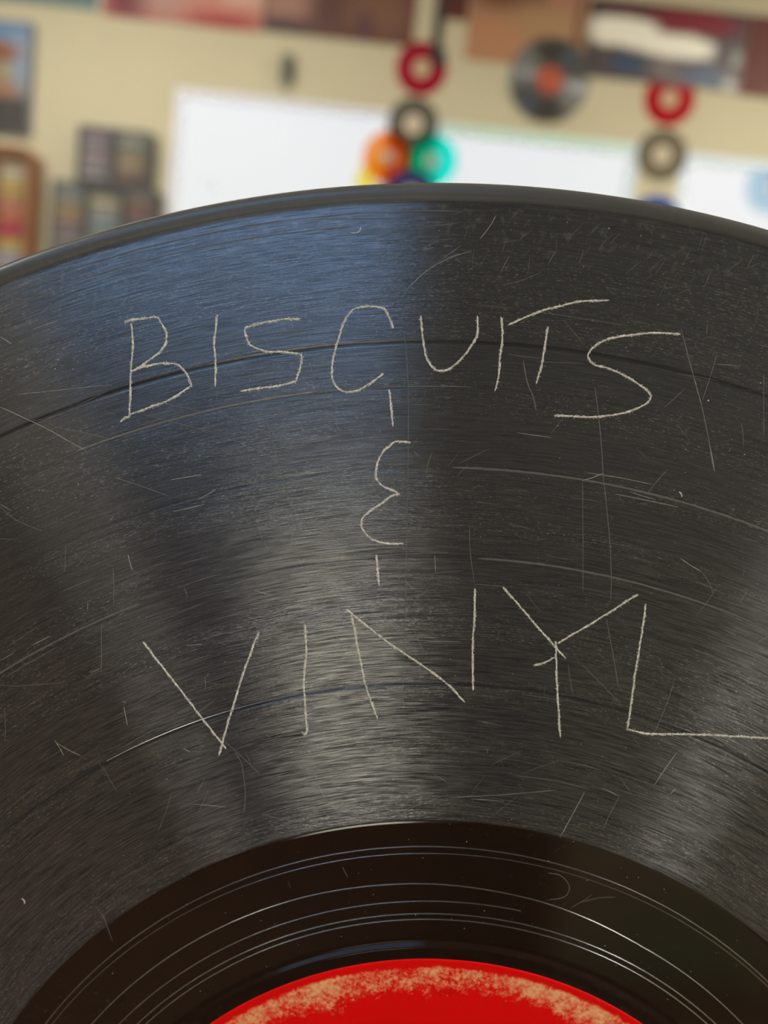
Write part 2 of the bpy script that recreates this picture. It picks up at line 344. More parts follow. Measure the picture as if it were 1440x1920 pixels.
# ------------------------------------------------------------------ the scratched record
RC = Vector((0.01795671, 0.09292702, 1.22743362))
RX = Vector((0.99999635, 0.00269883, -0.0000841)); RN = Vector((0.00270014, -0.99951116, 0.03114723)); RY = RN.cross(RX)
def vinyl(name, base=(0.0275, 0.028, 0.0285), bands=True):
    M = bpy.data.materials.new(name); M.use_nodes = True; h = N(M)
    oc = h.obj(); s3 = h.n('ShaderNodeSeparateXYZ'); h.l(oc, s3.inputs[0])
    x, y = s3.outputs['X'], s3.outputs['Y']
    if not bands: y = s3.outputs['Z']
    r = h.math('MULTIPLY', h.math('SQRT', h.math('ADD', h.math('MULTIPLY', x, x), h.math('MULTIPLY', y, y))), 1000.0)
    xm = h.math('MULTIPLY', x, 1000.0); ym = h.math('MULTIPLY', y, 1000.0)
    def polar(k, fr):
        c = h.n('ShaderNodeCombineXYZ')
        h.l(h.math('MULTIPLY', xm, k), c.inputs[0]); h.l(h.math('MULTIPLY', ym, k), c.inputs[1]); h.l(h.math('MULTIPLY', r, fr), c.inputs[2])
        return c.outputs[0]
    tan = h.n('ShaderNodeTangent', direction_type='RADIAL', axis='Z' if bands else 'Y')
    p = h.p; p.inputs['Specular IOR Level'].default_value = 0.0; p.inputs['Roughness'].default_value = 0.9
    def lobe(at, ar, refl):
        # at / ar: microfacet widths along and across the grooves
        g = h.n('ShaderNodeBsdfAnisotropic', distribution='BECKMANN'); a = 1 - math.sqrt(at/ar)
        g.inputs['Roughness'].default_value = (at*ar)**.25; g.inputs['Anisotropy'].default_value = a
        h.put(g.inputs['Color'], refl); h.l(tan.outputs[0], g.inputs['Tangent'])
        return g
    def add(a, b_):
        x = h.n('ShaderNodeAddShader'); h.l(a, x.inputs[0]); h.l(b_, x.inputs[1]); return x.outputs[0]
    def grey(v):
        c = h.n('ShaderNodeCombineColor')
        for k in range(3): h.put(c.inputs[k], v)
        return c.outputs[0]
    if not bands:
        p.inputs['Base Color'].default_value = (*base, 1)
        h.l(add(p.outputs[0], lobe(.05, .40, (.13, .13, .13, 1)).outputs[0]), h.out.inputs[0])
        return M
    # mask of the grooved part, with the smooth gaps between the tracks
    groove = h.math('MULTIPLY', h.mr(r, 69.3, 69.6), h.mr(r, 148.1, 148.5, 1, 0))
    gap = None
    for g, wd, lo in ((131.5, .30, .35), (126.0, .16, .75), (116.1, .22, .75), (104.9, .22, .75), (88.05, .26, .4)):
        d = h.mr(h.math('ABSOLUTE', h.math('SUBTRACT', r, g)), wd*.5, wd, lo, 1)
        groove = h.math('MULTIPLY', groove, d)
    lines = h.noise(polar(0.16, 9.0), 1.0, 2, .6)          # long fine groove lines
    lines2 = h.noise(polar(0.35, 15.0), 1.0, 1, .5)          # finer lines
    calm = h.mr(r, 78, 128, 1.0, .42)                        # the outer tracks are smoother
    dash = h.noise(polar(1.5, 8.0), 1.0, 1.5, .5)          # short dashes
    loud = h.noise(polar(0.02, 0.16), 1.0, 2, .5)           # louder and quieter passages
    scuff = h.noise(oc, 900.0, 3, .6)
    broad = h.noise(oc, 22.0, 3, .5)
    # colour: near black with dust caught in the grooves and scuffing along the rim
    grit = h.noise(polar(2.6, 10.0), 1.0, 1.0, .5)
    dust = h.math('ADD', h.math('MULTIPLY', h.mr(dash, .60, .74), h.mr(loud, .42, .62)), h.math('MULTIPLY', h.mr(grit, .66, .76), h.mr(loud, .35, .6, .45, 1.0)))
    dust = h.math('MULTIPLY', h.math('MINIMUM', dust, 1.0), groove)
    rimz = h.math('MULTIPLY', h.mr(r, 140.0, 145.5), h.mr(r, 147.4, 148.4, 1, .35))
    sc = h.math('MULTIPLY', h.mr(scuff, .52, .75), h.math('ADD', h.math('MULTIPLY', rimz, .9), h.math('MULTIPLY', h.mr(broad, .4, .7), .22)))
    land = h.mix(h.mr(r, 69.3, 69.6), (.017, .0085, .005, 1), (*base, 1))  # dead wax brown: mirrored brown room put into its base colour
    land = h.mix(h.mr(r, 148.2, 148.8), land, (.085, .084, .078, 1))
    land = h.mix(h.math('MULTIPLY', h.mr(r, 147.8, 148.6), h.mr(h.noise(polar(.02, 5.0), 1.0, 2, .6), .45, .7)), land, (.10, .098, .09, 1))
    col = h.mix(h.math('MULTIPLY', dust, .36), land, (0.30, 0.285, 0.235, 1))
    col = h.mix(h.math('MULTIPLY', sc, .16), col, (0.34, 0.33, 0.30, 1))
    h.l(col, p.inputs['Base Color'])
    # relief of the grooves
    hgt = h.math('ADD', h.math('MULTIPLY', lines, .9), h.math('MULTIPLY', lines2, .55))
    hgt = h.math('ADD', hgt, h.math('MULTIPLY', dash, h.mr(loud, .4, .65, .4, 1.8)))
    hgt = h.math('MULTIPLY', h.math('MULTIPLY', hgt, calm), h.math('ADD', h.math('MULTIPLY', groove, .97), .03))
    bp = h.n('ShaderNodeBump'); bp.inputs['Strength'].default_value = 1.0; bp.inputs['Distance'].default_value = 0.00002
    h.l(hgt, bp.inputs['Height'])
    # gloss: groove walls throw light across the grooves, the lands between them mirror the room softly,
    # and the dead wax is polished
    spl = h.mr(h.math('ADD', h.math('MULTIPLY', lines, .5), h.math('MULTIPLY', lines2, .5)), .36, .64, .0, 1.9)
    spl = h.math('ADD', h.math('MULTIPLY', h.math('SUBTRACT', spl, .92), calm), .92)
    wide = lobe(.028, .85, grey(h.math('MULTIPLY', h.math('MULTIPLY', spl, groove), .028)))
    soft = lobe(.022, .115, grey(h.math('MULTIPLY', h.math('MULTIPLY', spl, groove), .106)))
    inner = h.mr(r, 69.3, 69.6, 1, 0)
    pol = lobe(.012, .014, grey(h.math('MULTIPLY', inner, h.mr(r, 52.6, 53.4, .012, .045))))
    rim = lobe(.10, .14, grey(h.math('MULTIPLY', h.mr(r, 148.1, 148.5), .06)))
    for g in (wide, soft, pol, rim): h.l(bp.outputs[0], g.inputs['Normal'])
    h.l(bp.outputs[0], p.inputs['Normal'])
    h.l(add(add(add(p.outputs[0], rim.outputs[0]), pol.outputs[0]), add(wide.outputs[0], soft.outputs[0])), h.out.inputs[0])
    return M
M_vinyl = vinyl('black_vinyl')
M_gloss = mat('polished_black_vinyl', (0.035, 0.033, 0.03), 0.20)
M_gloss.node_tree.nodes['Principled BSDF'].inputs['IOR'].default_value = 2.8
M_scr = [mat('faint_scratched_vinyl', (0.115, 0.112, 0.10), .6), mat('scratched_vinyl', (0.30, 0.29, 0.25), .6), mat('raw_scraped_vinyl', (0.62, 0.60, 0.52), .65)]
M_letter = noisy('scraped_letter_vinyl', (0.86, 0.83, 0.70), (0.40, 0.38, 0.32), 2600, .65)

rec = thing('vinyl_record', 'large scratched black vinyl record with red centre label and hand-scratched words', 'record')
mm_ = Matrix.Identity(4)
for i, v in enumerate((RX, RY, RN)):
    for j in range(3): mm_[j][i] = v[j]
mm_.translation = RC
rec.matrix_world = mm_
prof = [(3.6, .45), (50.2, .45), (50.6, .36), (51.1, .42), (51.65, .44), (51.9, .38), (52.25, .05), (52.45, 0), (52.6, 0), (53.2, 0)]
for g, d in ((69.45, .03), (88.05, .05), (104.9, .012), (116.1, .012), (126.0, .010), (131.5, .06)):
    prof += [(g-.7, 0), (g-.40, 0), (g-.34, 0), (g-.12, -d), (g+.12, -d), (g+.34, 0), (g+.40, 0), (g+.7, 0)]
prof += [(140, 0), (147.2, 0), (147.4, 0), (147.9, -.04), (148.3, .0), (148.8, .14), (149.3, .24), (149.7, .25), (150.0, .20), (150.3, 0), (150.47, -.3), (150.5, -.6), (150.4, -.95), (150.1, -1.2), (149.6, -1.35), (3.6, -1.35)]
bm = bmesh.new(); lathe(bm, [(a/1000, b_/1000) for a, b_ in prof], 900, closed=True)
link_bm('disc', bm, M_vinyl, rec, smooth=True)

# worn red label
M_label = mat('worn_red_label', (0.62, 0.004, 0.003), .6, spec=.12); h = N(M_label)
oc = h.obj(); s3 = h.n('ShaderNodeSeparateXYZ'); h.l(oc, s3.inputs[0])
rr = h.math('MULTIPLY', h.vmath('LENGTH', oc).outputs['Value'], 1000)
f1 = h.noise(oc, 620, 6, .72); f2 = h.noise(oc, 1900, 3, .7); f3 = h.noise(oc, 90, 2, .5)
ring = h.math('MULTIPLY', h.mr(rr, 43.5, 47.6), h.mr(rr, 48.7, 49.6, 1, 0))
wear = h.math('ADD', h.math('MULTIPLY', f1, .55), h.math('ADD', h.math('MULTIPLY', f2, .35), h.math('MULTIPLY', f3, .40)))
wear = h.math('ADD', wear, h.math('MULTIPLY', ring, .23))
wm = h.mr(wear, .76, 1.0)
h.l(h.mix(wm, (0.86, 0.002, 0.001, 1), (0.95, 0.50, 0.22, 1)), h.p.inputs['Base Color'])
bm = bmesh.new(); lathe(bm, [(3.7/1000, .00046), (3.7/1000, .00056), (.0499, .00056), (.05005, .00053), (.05013, .00046)], 360)
link_bm('paper_label', bm, M_label, rec)

# ribbons standing a hair proud of the surface: scraped-up burrs of the scratches
def resample(pts, step):
    out = []
    for (x0, y0), (x1, y1) in zip(pts, pts[1:]):
        n_ = max(1, int(math.hypot(x1-x0, y1-y0) / step))
        for k in range(n_): out.append((x0+(x1-x0)*k/n_, y0+(y1-y0)*k/n_))
    out.append(tuple(pts[-1])); return out
def smooth_pts(pts):
    """Catmull-Rom through the traced points"""
    if len(pts) < 3: return pts
    P = [pts[0]] + list(pts) + [pts[-1]]; out = []
    for i in range(1, len(P)-2):
        p0, p1, p2, p3 = P[i-1:i+3]
        for k in range(6):
            t = k/6
            out.append(tuple(.5*(2*p1[d]+(p2[d]-p0[d])*t+(2*p0[d]-5*p1[d]+4*p2[d]-p3[d])*t*t+(3*p1[d]-p0[d]-3*p2[d]+p3[d])*t**3) for d in (0, 1)))
    out.append(tuple(P[-1])); return out
def ribbon(bm, pts, w_, hgt=.05, jag=.3, step=.25, off=0.0, taper=True, base=.004):
    pts = resample(pts, step); prev = None; n_ = len(pts)
    for i, (x, y) in enumerate(pts):
        a = pts[max(0, i-1)]; b_ = pts[min(n_-1, i+1)]
        tx, ty = b_[0]-a[0], b_[1]-a[1]; L = math.hypot(tx, ty) or 1; nx, ny = -ty/L, tx/L
        q = 1.0
        if taper: q = min(1, .35 + min(i, n_-1-i) * .3)
        wl = w_*.5*q*(1+random.uniform(-jag, jag)); wr = w_*.5*q*(1+random.uniform(-jag, jag)); o_ = off*(1+random.uniform(-jag, jag))
        cx, cy = x+nx*o_, y+ny*o_; hz = hgt*q*(1+random.uniform(-jag, jag))
        cur = [bm.verts.new(((cx+nx*wl)/1000, (cy+ny*wl)/1000, base/1000)), bm.verts.new((cx/1000, cy/1000, (base+hz)/1000)), bm.verts.new(((cx-nx*wr)/1000, (cy-ny*wr)/1000, base/1000))]
        if prev:
            bm.faces.new((prev[1], prev[0], cur[0], cur[1])); bm.faces.new((prev[2], prev[1], cur[1], cur[2]))
        prev = cur
for nm, strokes in LETTERS:
    bm = bmesh.new()
    for st in strokes:
        st = smooth_pts(st)
        ribbon(bm, st, .20, .028, .38, .11)
        q = resample(st, .12); k = 0
        while k < len(q)-8:                               # broken second furrow alongside the first
            ln = random.randint(5, 16)
            ribbon(bm, q[k:k+ln], .075, .03, .5, .1, off=random.choice((-.13, .13)))
            k += ln+random.randint(0, 9)
        q = resample(st, .36)
        for i in range(1, len(q)-1):                      # burrs torn out sideways
            if random.random() < .5:
                tx, ty = q[i+1][0]-q[i][0], q[i+1][1]-q[i][1]; L = math.hypot(tx, ty) or 1
                sd = -1 if random.random() < .7 else 1
                if ty > 0: sd = -sd
                ln = random.uniform(.12, .32)
                ex, ey = q[i][0]+(ty/L)*sd*ln+random.uniform(-.1, .1), q[i][1]-(tx/L)*sd*ln+random.uniform(-.1, .1)
                ribbon(bm, [q[i], (ex, ey)], .07, .03, .2, .1)
    ob = link_bm('scratched_letter' if nm != 'ampersand' else 'scratched_ampersand', bm, M_letter, rec)
    ob['label'] = 'hand-scratched letter %s' % nm if nm != 'ampersand' else 'hand-scratched ampersand between the two words'
for k, wd, pts in SCRATCHES:
    bm = bmesh.new(); ribbon(bm, smooth_pts(pts), max(.075, wd*.85), .02+.015*k, .35, .35)
    link_bm('scratch', bm, M_scr[k], rec)
# short hairline scratches nobody could count, and specks of dust
def polar_pt(r, a): return (r*math.cos(math.radians(a)), r*math.sin(math.radians(a)))
for k, cnt in ((0, 520), (1, 80)):
    bm = bmesh.new()
    for i in range(cnt):
        zone = random.random()
        if zone < .34:
            r, a = random.uniform(140.5, 147.0), random.uniform(68, 116); d = random.gauss(58 if a < 95 else 25, 20); ln = random.uniform(.4, 2.6)
        elif zone < .62:
            r, a = random.uniform(71, 143), random.uniform(52, 132); d = random.uniform(0, 180); ln = random.expovariate(1/2.0)+.4
        else:
            r, a = random.uniform(71, 140), random.uniform(52, 132); d = a+90+random.gauss(0, 4); ln = random.expovariate(1/3.0)+.6
        x, y = polar_pt(r, a); dx, dy = math.cos(math.radians(d))*ln/2, math.sin(math.radians(d))*ln/2
        bend = random.uniform(-.03, .03)*ln
        ribbon(bm, [(x-dx, y-dy), (x+bend, y+bend), (x+dx, y+dy)], random.uniform(.045, .085), .015, .3, .5)
    link_bm('hairline_scratches', bm, M_scr[k], rec)['kind'] = 'stuff'
def speck(bm, x, y, s, z=.004):
    t = [bm.verts.new(((x+math.cos(a)*s*random.uniform(.6, 1.1)/2)/1000, (y+math.sin(a)*s*random.uniform(.6, 1.1)/2)/1000, z/1000)) for a in (0, 1.26, 2.51, 3.77, 5.03)]
    c = bm.verts.new((x/1000, y/1000, (z+s*.25)/1000))
    for i in range(5): bm.faces.new((t[i], t[(i+1) % 5], c))
bm = bmesh.new()
for x, y, s in SPECKS: speck(bm, x, y, s*1.05)
for i in range(380):
    r, a = random.uniform(53, 147), random.uniform(45, 135)
    speck(bm, *polar_pt(r, a), random.choice((.05, .06, .07, .08, .11)))
link_bm('dust_specks', bm, M_scr[2], rec)['kind'] = 'stuff'

# run-out grooves cut in the polished dead wax
def run_out(rf, a0, a1, wd, hgt=.05):
    bm = bmesh.new(); prev = None; n_ = int(abs(a1-a0)*2.4)
    for i in range(n_+1):
        a = a0+(a1-a0)*i/n_; r = rf(a); cur = []
        for q, z in ((-1, 0), (-.6, .62), (-.2, .96), (.2, .96), (.6, .62), (1, 0)):
            x, y = polar_pt(r+q*wd/2, a); cur.append(bm.verts.new((x/1000, y/1000, (.001+z*hgt)/1000)))
        if prev:
            for j in range(5): bm.faces.new((prev[j], prev[j+1], cur[j+1], cur[j]))
        prev = cur
    bmesh.ops.recalc_face_normals(bm, faces=bm.faces)
    return link_bm('run_out_groove', bm, M_gloss, rec, smooth=True)
run_out(lambda a: 65.6 + .25*math.sin(math.radians(a*2-150)), 20, 165, .16, .04)
run_out(lambda a: 64.9 + .1*math.sin(math.radians(a*3)), 40, 160, .12, .025)
def spiral(a):
    pts = ((20, 58.6), (45, 58.8), (67, 59.1), (83, 60.0), (98, 60.55), (112, 60.85), (130, 60.9), (160, 60.7))
    for (a0, r0), (a1, r1) in zip(pts, pts[1:]):
        if a <= a1: t = (a-a0)/(a1-a0); t = t*t*(3-2*t)*.3+t*.7; return r0+(r1-r0)*t
    return pts[-1][1]
run_out(spiral, 20, 160, .17, .055)
run_out(lambda a: 58.05, 84, 165, .15, .045)
run_out(lambda a: 56.27, 20, 165, .16, .05)
run_out(lambda a: 55.46, 20, 165, .16, .05)

for r_, a0, a1, w_, k in ((116.05, 72, 95, .26, 0), (104.65, 68, 93, .24, 0), (105.3, 117, 131, .22, 0), (126.1, 94, 119, .13, 0), (126.25, 103, 117, .07, 1), (147.1, 95, 125, .12, 0), (145.6, 100, 122, .10, 0)):
    bm = bmesh.new(); ribbon(bm, [polar_pt(r_, a0+(a1-a0)*i/90) for i in range(91)], w_, .008, .25, .5)
    link_bm('ring_scuff', bm, M_scr[k], rec)
g = run_out(lambda a: 88.25, 94, 125, .13, .04); g.name = 'track_gap_glint'  # short glossy ridge shaped as the highlight along this track gap

# counter and slotted stand that carry the record (below the frame)
ct = thing('shop_counter', 'dark wooden shop counter under the scratched record', 'counter', (0.15, 0.32, 0))
boxobj('countertop', (0, 0, 1.025), (2.0, .62, .04), M_wood, ct, .004)
boxobj('counter_body', (0, .02, .5025), (1.92, .54, 1.005), M_panel, ct, .004)
# stand-in bins added out of view, giving the dead wax its mirrored patches
def bin_(x0, x1, y0, y1, h_, m_, label):
    r = thing('stand_in_bin', label, 'bin', ((x0+x1)/2, (y0+y1)/2, 0)); W, D = x1-x0, y1-y0
    for q in (-1, 1):
        boxobj('long_side', (0, q*(D/2-.01), h_/2+.03), (W, .02, h_-.06), m_, r)
        boxobj('short_side', (q*(W/2-.01), 0, h_/2+.03), (.02, D-.042, h_-.06), m_, r)
        for p_ in (-1, 1): boxobj('foot', (q*(W/2-.03), p_*(D/2-.03), .03), (.04, .04, .06), m_, r)
    boxobj('floor_board', (0, 0, .075), (W-.044, D-.044, .02), m_, r)
bin_(.24, .545, -2.2, -1.7, .68, mat('charcoal_board', (.02, .02, .024), .7), 'narrow charcoal stand-in bin added behind the camera for its reflection')
bin_(.56, 1.16, -2.2, -1.7, .62, noisy('green_beige_board', (.50, .46, .34), (.22, .40, .28), 3.0, .7), 'wide green and beige stand-in bin added behind the camera for its reflection')
st = thing('record_stand', 'small slotted wooden stand holding the scratched record upright', 'stand', (RC.x, .0888, 1.045))
boxobj('base', (0, 0, .0155), (.16, .08, .031), M_wood, st, .002)
boxobj('front_lip', (0, -.0068, .0375), (.14, .007, .013), M_wood, st)
boxobj('back_lip', (0, .0073, .0375), (.14, .007, .013), M_wood, st)

# ------------------------------------------------------------------ things on the far wall
def art(name, base, blobs, rough=.5):
    """printed sheet: soft-edged printed areas (cx, cz, rx, rz, colour, softness) in metres from the sheet's centre"""
    M = mat(name, base, rough, spec=.3); h = N(M); oc = h.obj()
    s3 = h.n('ShaderNodeSeparateXYZ'); h.l(oc, s3.inputs[0])
    wob = h.math('MULTIPLY', h.math('SUBTRACT', h.noise(oc, 14, 3), .5), .6)
    col = (*base, 1)
    for cx, cz, rx, rz, c, soft in blobs:
        dx = h.math('ABSOLUTE', h.math('DIVIDE', h.math('SUBTRACT', s3.outputs['X'], cx), rx))
        dz = h.math('ABSOLUTE', h.math('DIVIDE', h.math('SUBTRACT', s3.outputs['Z'], cz), rz))
        d = h.math('POWER', h.math('ADD', h.math('POWER', dx, 3.0), h.math('POWER', dz, 3.0)), .3333)
        d = h.math('ADD', d, wob)
        col = h.mix(h.mr(d, 1.0-soft, 1.0+soft, 1, 0), col, (*c, 1))
    h.l(col, h.p.inputs['Base Color'])
    return M
def sheet(name, x0, x1, z0, z1, m_, label, cat='poster', group=None, t=.004, y=None):
    """a card on the wall: thin slab, thickness t, touching the wall"""
    y = YB if y is None else y
    bm = bmesh.new(); hx, hz = (x1-x0)/2, (z1-z0)/2
    box(bm, -hx, hx, -t, 0, -hz, hz)
    ob = link_bm(name, bm, m_); ob.location = ((x0+x1)/2, y-.0005, (z0+z1)/2)
    return tag(ob, label, cat, group)
G = 'posters in the row above the windows'
sheet('poster', -1.95, -1.272, 2.682, 3.0, art('teal_print', (.16, .24, .25), [(0, .1, .3, .08, (.25, .33, .33), .4)]), 'teal grey poster at the left end of the row above the windows', group=G)
sheet('poster', -1.256, -.66, 2.668, 3.02, art('pink_red_print', (.46, .16, .14), [(-.20, -.10, .07, .07, (.20, .045, .06), .5), (-.02, -.05, .13, .10, (.50, .30, .26), .6), (.20, -.10, .18, .12, (.62, .25, .18), .6), (.16, -.15, .13, .03, (.40, .06, .06), .6), (.24, -.03, .09, .06, (.66, .42, .33), .6)]), 'pink and red poster above the left window', group=G)
sheet('poster', -.655, -.085, 2.675, 3.02, art('maroon_print', (.17, .07, .055), [(-.19, -.06, .10, .06, (.40, .22, .17), .6), (-.22, -.15, .12, .025, (.085, .05, .05), .6), (.02, -.08, .12, .07, (.12, .055, .05), .6), (.14, -.05, .12, .08, (.22, .11, .07), .6), (.10, -.12, .03, .04, (.12, .05, .07), .6)]), 'dark maroon poster left of the upper red disc', group=G)
sheet('card', .0, .108, 2.785, 3.0, art('dark_red_print', (.16, .045, .035), [(0, -.02, .03, .05, (.10, .03, .03), .5)]), 'small dark red card between the maroon and orange posters', 'card', t=.003)
sheet('poster', .113, .553, 2.655, 2.96, art('orange_print', (.44, .25, .145), [(-.10, .10, .13, .07, (.22, .09, .06), .6), (.02, .10, .07, .04, (.22, .14, .08), .5), (.12, .11, .06, .07, (.50, .22, .16), .6), (-.12, -.07, .13, .08, (.50, .25, .14), .5), (.08, .0, .12, .06, (.46, .28, .15), .6), (.19, -.04, .012, .16, (.20, .09, .06), .6)]), 'orange poster with warm blotchy print behind the black hanging disc', group=G)
sheet('banner', .557, 1.146, 2.642, 2.915, art('car_sticker_glare_print', (.10, .08, .085), [(-.06, .10, .22, .035, (.10, .03, .04), .5), (.10, .085, .16, .04, (.25, .03, .05), .5), (-.16, .03, .13, .052, (.98, .96, .84), .25), (.04, .0, .14, .042, (.98, .96, .84), .25), (-.13, -.082, .06, .028, (.05, .09, .17), .4), (.16, -.095, .07, .028, (.05, .09, .17), .4), (.0, -.08, .05, .03, (.20, .16, .16), .5), (.27, -.02, .018, .03, (.35, .36, .33), .5), (.26, -.115, .025, .02, (.50, .48, .44), .5)], rough=.3), 'wide dark banner with cream painted glare over blue, right of the orange poster', 'banner')  # cream areas are glare on the banner, put into its print colour
sheet('poster', 1.150, 1.75, 2.636, 2.915, art('brown_red_print', (.145, .04, .03), [(-.15, -.12, .05, .01, (.20, .11, .08), .5)]), 'plain brown red poster at the right end of the row', group=G)
# framed picture and wooden rack at the left edge
pic = thing('framed_picture', 'picture with blue top and dark bottom band hanging above the wooden cassette rack', 'picture', (-1.72, YB, 2.207))
boxobj('picture_frame', (0, -.012, .2), (.44, .022, .40), mat('grey_frame', (.16, .17, .19), .5), pic, .004)
pr_ = boxobj('print', (0, 0, 0), (.415, .003, .378), art('old_shop_print', (.22, .20, .16), [(0, .165, .3, .045, (.15, .27, .46), .3), (.17, .06, .045, .10, (.28, .34, .46), .5), (.05, .085, .11, .035, (.32, .12, .07), .3), (.0, .07, .15, .012, (.20, .06, .035), .3), (.04, .02, .10, .04, (.28, .24, .15), .4), (.12, .02, .025, .03, (.40, .34, .22), .5), (.05, -.05, .11, .04, (.38, .20, .12), .4), (.0, -.145, .3, .075, (.075, .068, .07), .2)]), pic)
pr_.location = (0, -.0245, .2)

# cassettes: case, spine card and hub window; each one a thing of its own
CASES = {}
def cassette(x, z, col, cname, label, group, w_=.103, hh=.0165, dep=.064, y=None):
    key = (round(w_, 4), round(hh, 4))
    if key not in CASES:
        bm = bmesh.new(); box(bm, -w_/2, w_/2, 0, dep, 0, hh); bevel(bm, .0012, 1)
        me = bpy.data.meshes.new('cassette_case'); bm.to_mesh(me); bm.free()
        bm = bmesh.new(); box(bm, -w_/2+.003, w_/2-.003, -.0009, .0005, .002, hh-.002)
        ms = bpy.data.meshes.new('spine_card'); bm.to_mesh(ms); bm.free()
        me.materials.append(mat('cassette_case_plastic', (.06, .06, .062), .3)); ms.materials.append(M_wood)
        CASES[key] = (me, ms)
    me, ms = CASES[key]
    c = bpy.data.objects.new('cassette', me); COL.objects.link(c); c.location = (x, y if y is not None else YB-.072, z)
    s_ = bpy.data.objects.new('spine_card', ms); COL.objects.link(s_); s_.parent = c
    s_.material_slots[0].link = 'OBJECT'; s_.material_slots[0].material = SP(cname, col)
    tag(c, label, 'cassette', group)
SPM = {}
def SP(n_, c):
    if n_ not in SPM: SPM[n_] = noisy('printed_spine_' + n_.replace(' ', '_'), c, tuple(q*.6 for q in c), 45, .4)
    return SPM[n_]
PAL = {'plum': (.24, .16, .20), 'slate': (.20, .22, .22), 'mauve': (.46, .38, .44), 'olive': (.32, .30, .19), 'grey': (.38, .38, .37), 'brown': (.26, .17, .11), 'black': (.07, .07, .075), 'cream': (.58, .53, .40), 'teal': (.18, .25, .25), 'maroon': (.19, .08, .09),
       'yellow': (.66, .46, .12), 'orange': (.58, .26, .10), 'pink': (.60, .16, .18), 'red': (.50, .10, .08), 'crimson': (.50, .04, .12), 'gold': (.55, .38, .10), 'pale blue': (.38, .42, .48), 'tan': (.48, .34, .20)}
ORD = ['topmost', 'second', 'third', 'fourth', 'fifth', 'sixth', 'seventh', 'eighth', 'ninth', 'tenth', 'eleventh', 'twelfth', 'thirteenth', 'fourteenth', 'fifteenth', 'sixteenth', 'seventeenth', 'eighteenth']
def nth(i): return ORD[i] if i == 0 else ORD[i] + ' from the top'
def rack(name, label, x0, x1, z0, z1, cols, m_, dep=.078, round_=0.0, side=.010, top=.014):
    """wall rack: back panel, sides, top, bottom and dividers between the columns (cols: list of (x0, x1))"""
    r = thing(name, label, 'rack', ((x0+x1)/2, YB, z0)); dx = (x0+x1)/2; Hh = z1-z0; W = x1-x0
    boxobj('back_panel', (0, -.004, Hh/2), (W-2*side, .007, Hh-2*top), m_, r)
    if round_:
        bm = bmesh.new(); box(bm, -W/2, W/2, -dep, -.0005, 0, Hh)
        bmesh.ops.bevel(bm, geom=[e_ for e_ in bm.edges if abs(e_.verts[0].co.y-e_.verts[1].co.y) > .01 and e_.verts[0].co.z > Hh/2], offset=round_, segments=8, affect='EDGES', profile=.5)
        # open the front: inset both big faces and bridge
        ff = [f for f in bm.faces if abs(f.normal.y) > .9]
        bmesh.ops.inset_individual(bm, faces=ff, thickness=side, use_even_offset=True)
        bmesh.ops.delete(bm, geom=[f for f in ff], context='FACES_ONLY')
        hole = [e_ for e_ in bm.edges if len(e_.link_faces) == 1]
        bmesh.ops.bridge_loops(bm, edges=hole)
        link_bm('rounded_frame', bm, m_, r)
    else:
        for s_ in (-1, 1): boxobj('side_panel', (s_*(W/2-side/2), -dep/2-.0005, Hh/2), (side, dep-.001, Hh), m_, r)
        boxobj('top_panel', (0, -dep/2-.0005, Hh-top/2), (W-2*side, dep-.001, top), m_, r)
        boxobj('bottom_panel', (0, -dep/2-.0005, top/2), (W-2*side, dep-.001, top), m_, r)
    for (a, b_), (c, d) in zip(cols, cols[1:]):
        boxobj('divider', ((b_+c)/2-dx, -dep/2-.0045, Hh/2), (c-b_-.004, dep-.011, Hh-2*max(top, side)-.002), m_, r)
    return r
def fill(cols, ztop, n_, names, group, where, pitch=.0185, colnames=('left', 'right')):
    for ci, (a, b_) in enumerate(cols):
        for i in range(n_):
            c = names[ci][i % len(names[ci])]
            cassette((a+b_)/2, ztop-(i+1)*pitch, PAL[c], c, '%s cassette, %s in the %s column of %s' % (c, nth(i), colnames[ci], where), group, w_=b_-a-.004, hh=pitch-.0015)
upc = [(-1.281, -1.168), (-1.146, -1.029)]
rack('cassette_rack', 'dark cassette rack of two columns standing on the lower dark rack', -1.292, -1.017, 2.046, 2.250, upc, M_darkrack)
fill(upc, 2.234, 9, [['plum', 'mauve', 'slate', 'plum', 'mauve', 'plum', 'grey', 'slate', 'mauve'], ['grey', 'olive', 'slate', 'olive', 'brown', 'tan', 'olive', 'maroon', 'brown']], 'cassettes in the upper dark rack', 'the upper dark rack')
loc_ = [(-1.368, -1.255), (-1.238, -1.118), (-1.100, -.990)]
rack('cassette_rack', 'wider dark cassette rack of three columns beside the left window', -1.380, -.979, 1.74, 2.045, loc_, M_darkrack)
fill(loc_, 2.029, 14, [['slate', 'grey', 'slate', 'olive', 'tan', 'brown', 'tan', 'plum', 'plum', 'slate', 'grey', 'maroon', 'teal', 'slate'], ['black', 'olive', 'cream', 'olive', 'grey', 'teal', 'pale blue', 'teal', 'slate', 'grey', 'teal', 'slate', 'olive', 'black'], ['slate', 'brown', 'maroon', 'brown', 'maroon', 'plum', 'black', 'slate', 'maroon', 'brown', 'plum', 'slate', 'grey', 'black']], 'cassettes in the lower dark rack', 'the lower dark rack', colnames=('left', 'middle', 'right'))
woc = [(-1.720, -1.598), (-1.584, -1.480)]
rack('cassette_rack', 'rounded brown wooden rack of colourful cassettes under the picture', -1.752, -1.446, 1.64, 2.148, woc, M_wood, round_=.05, side=.03)
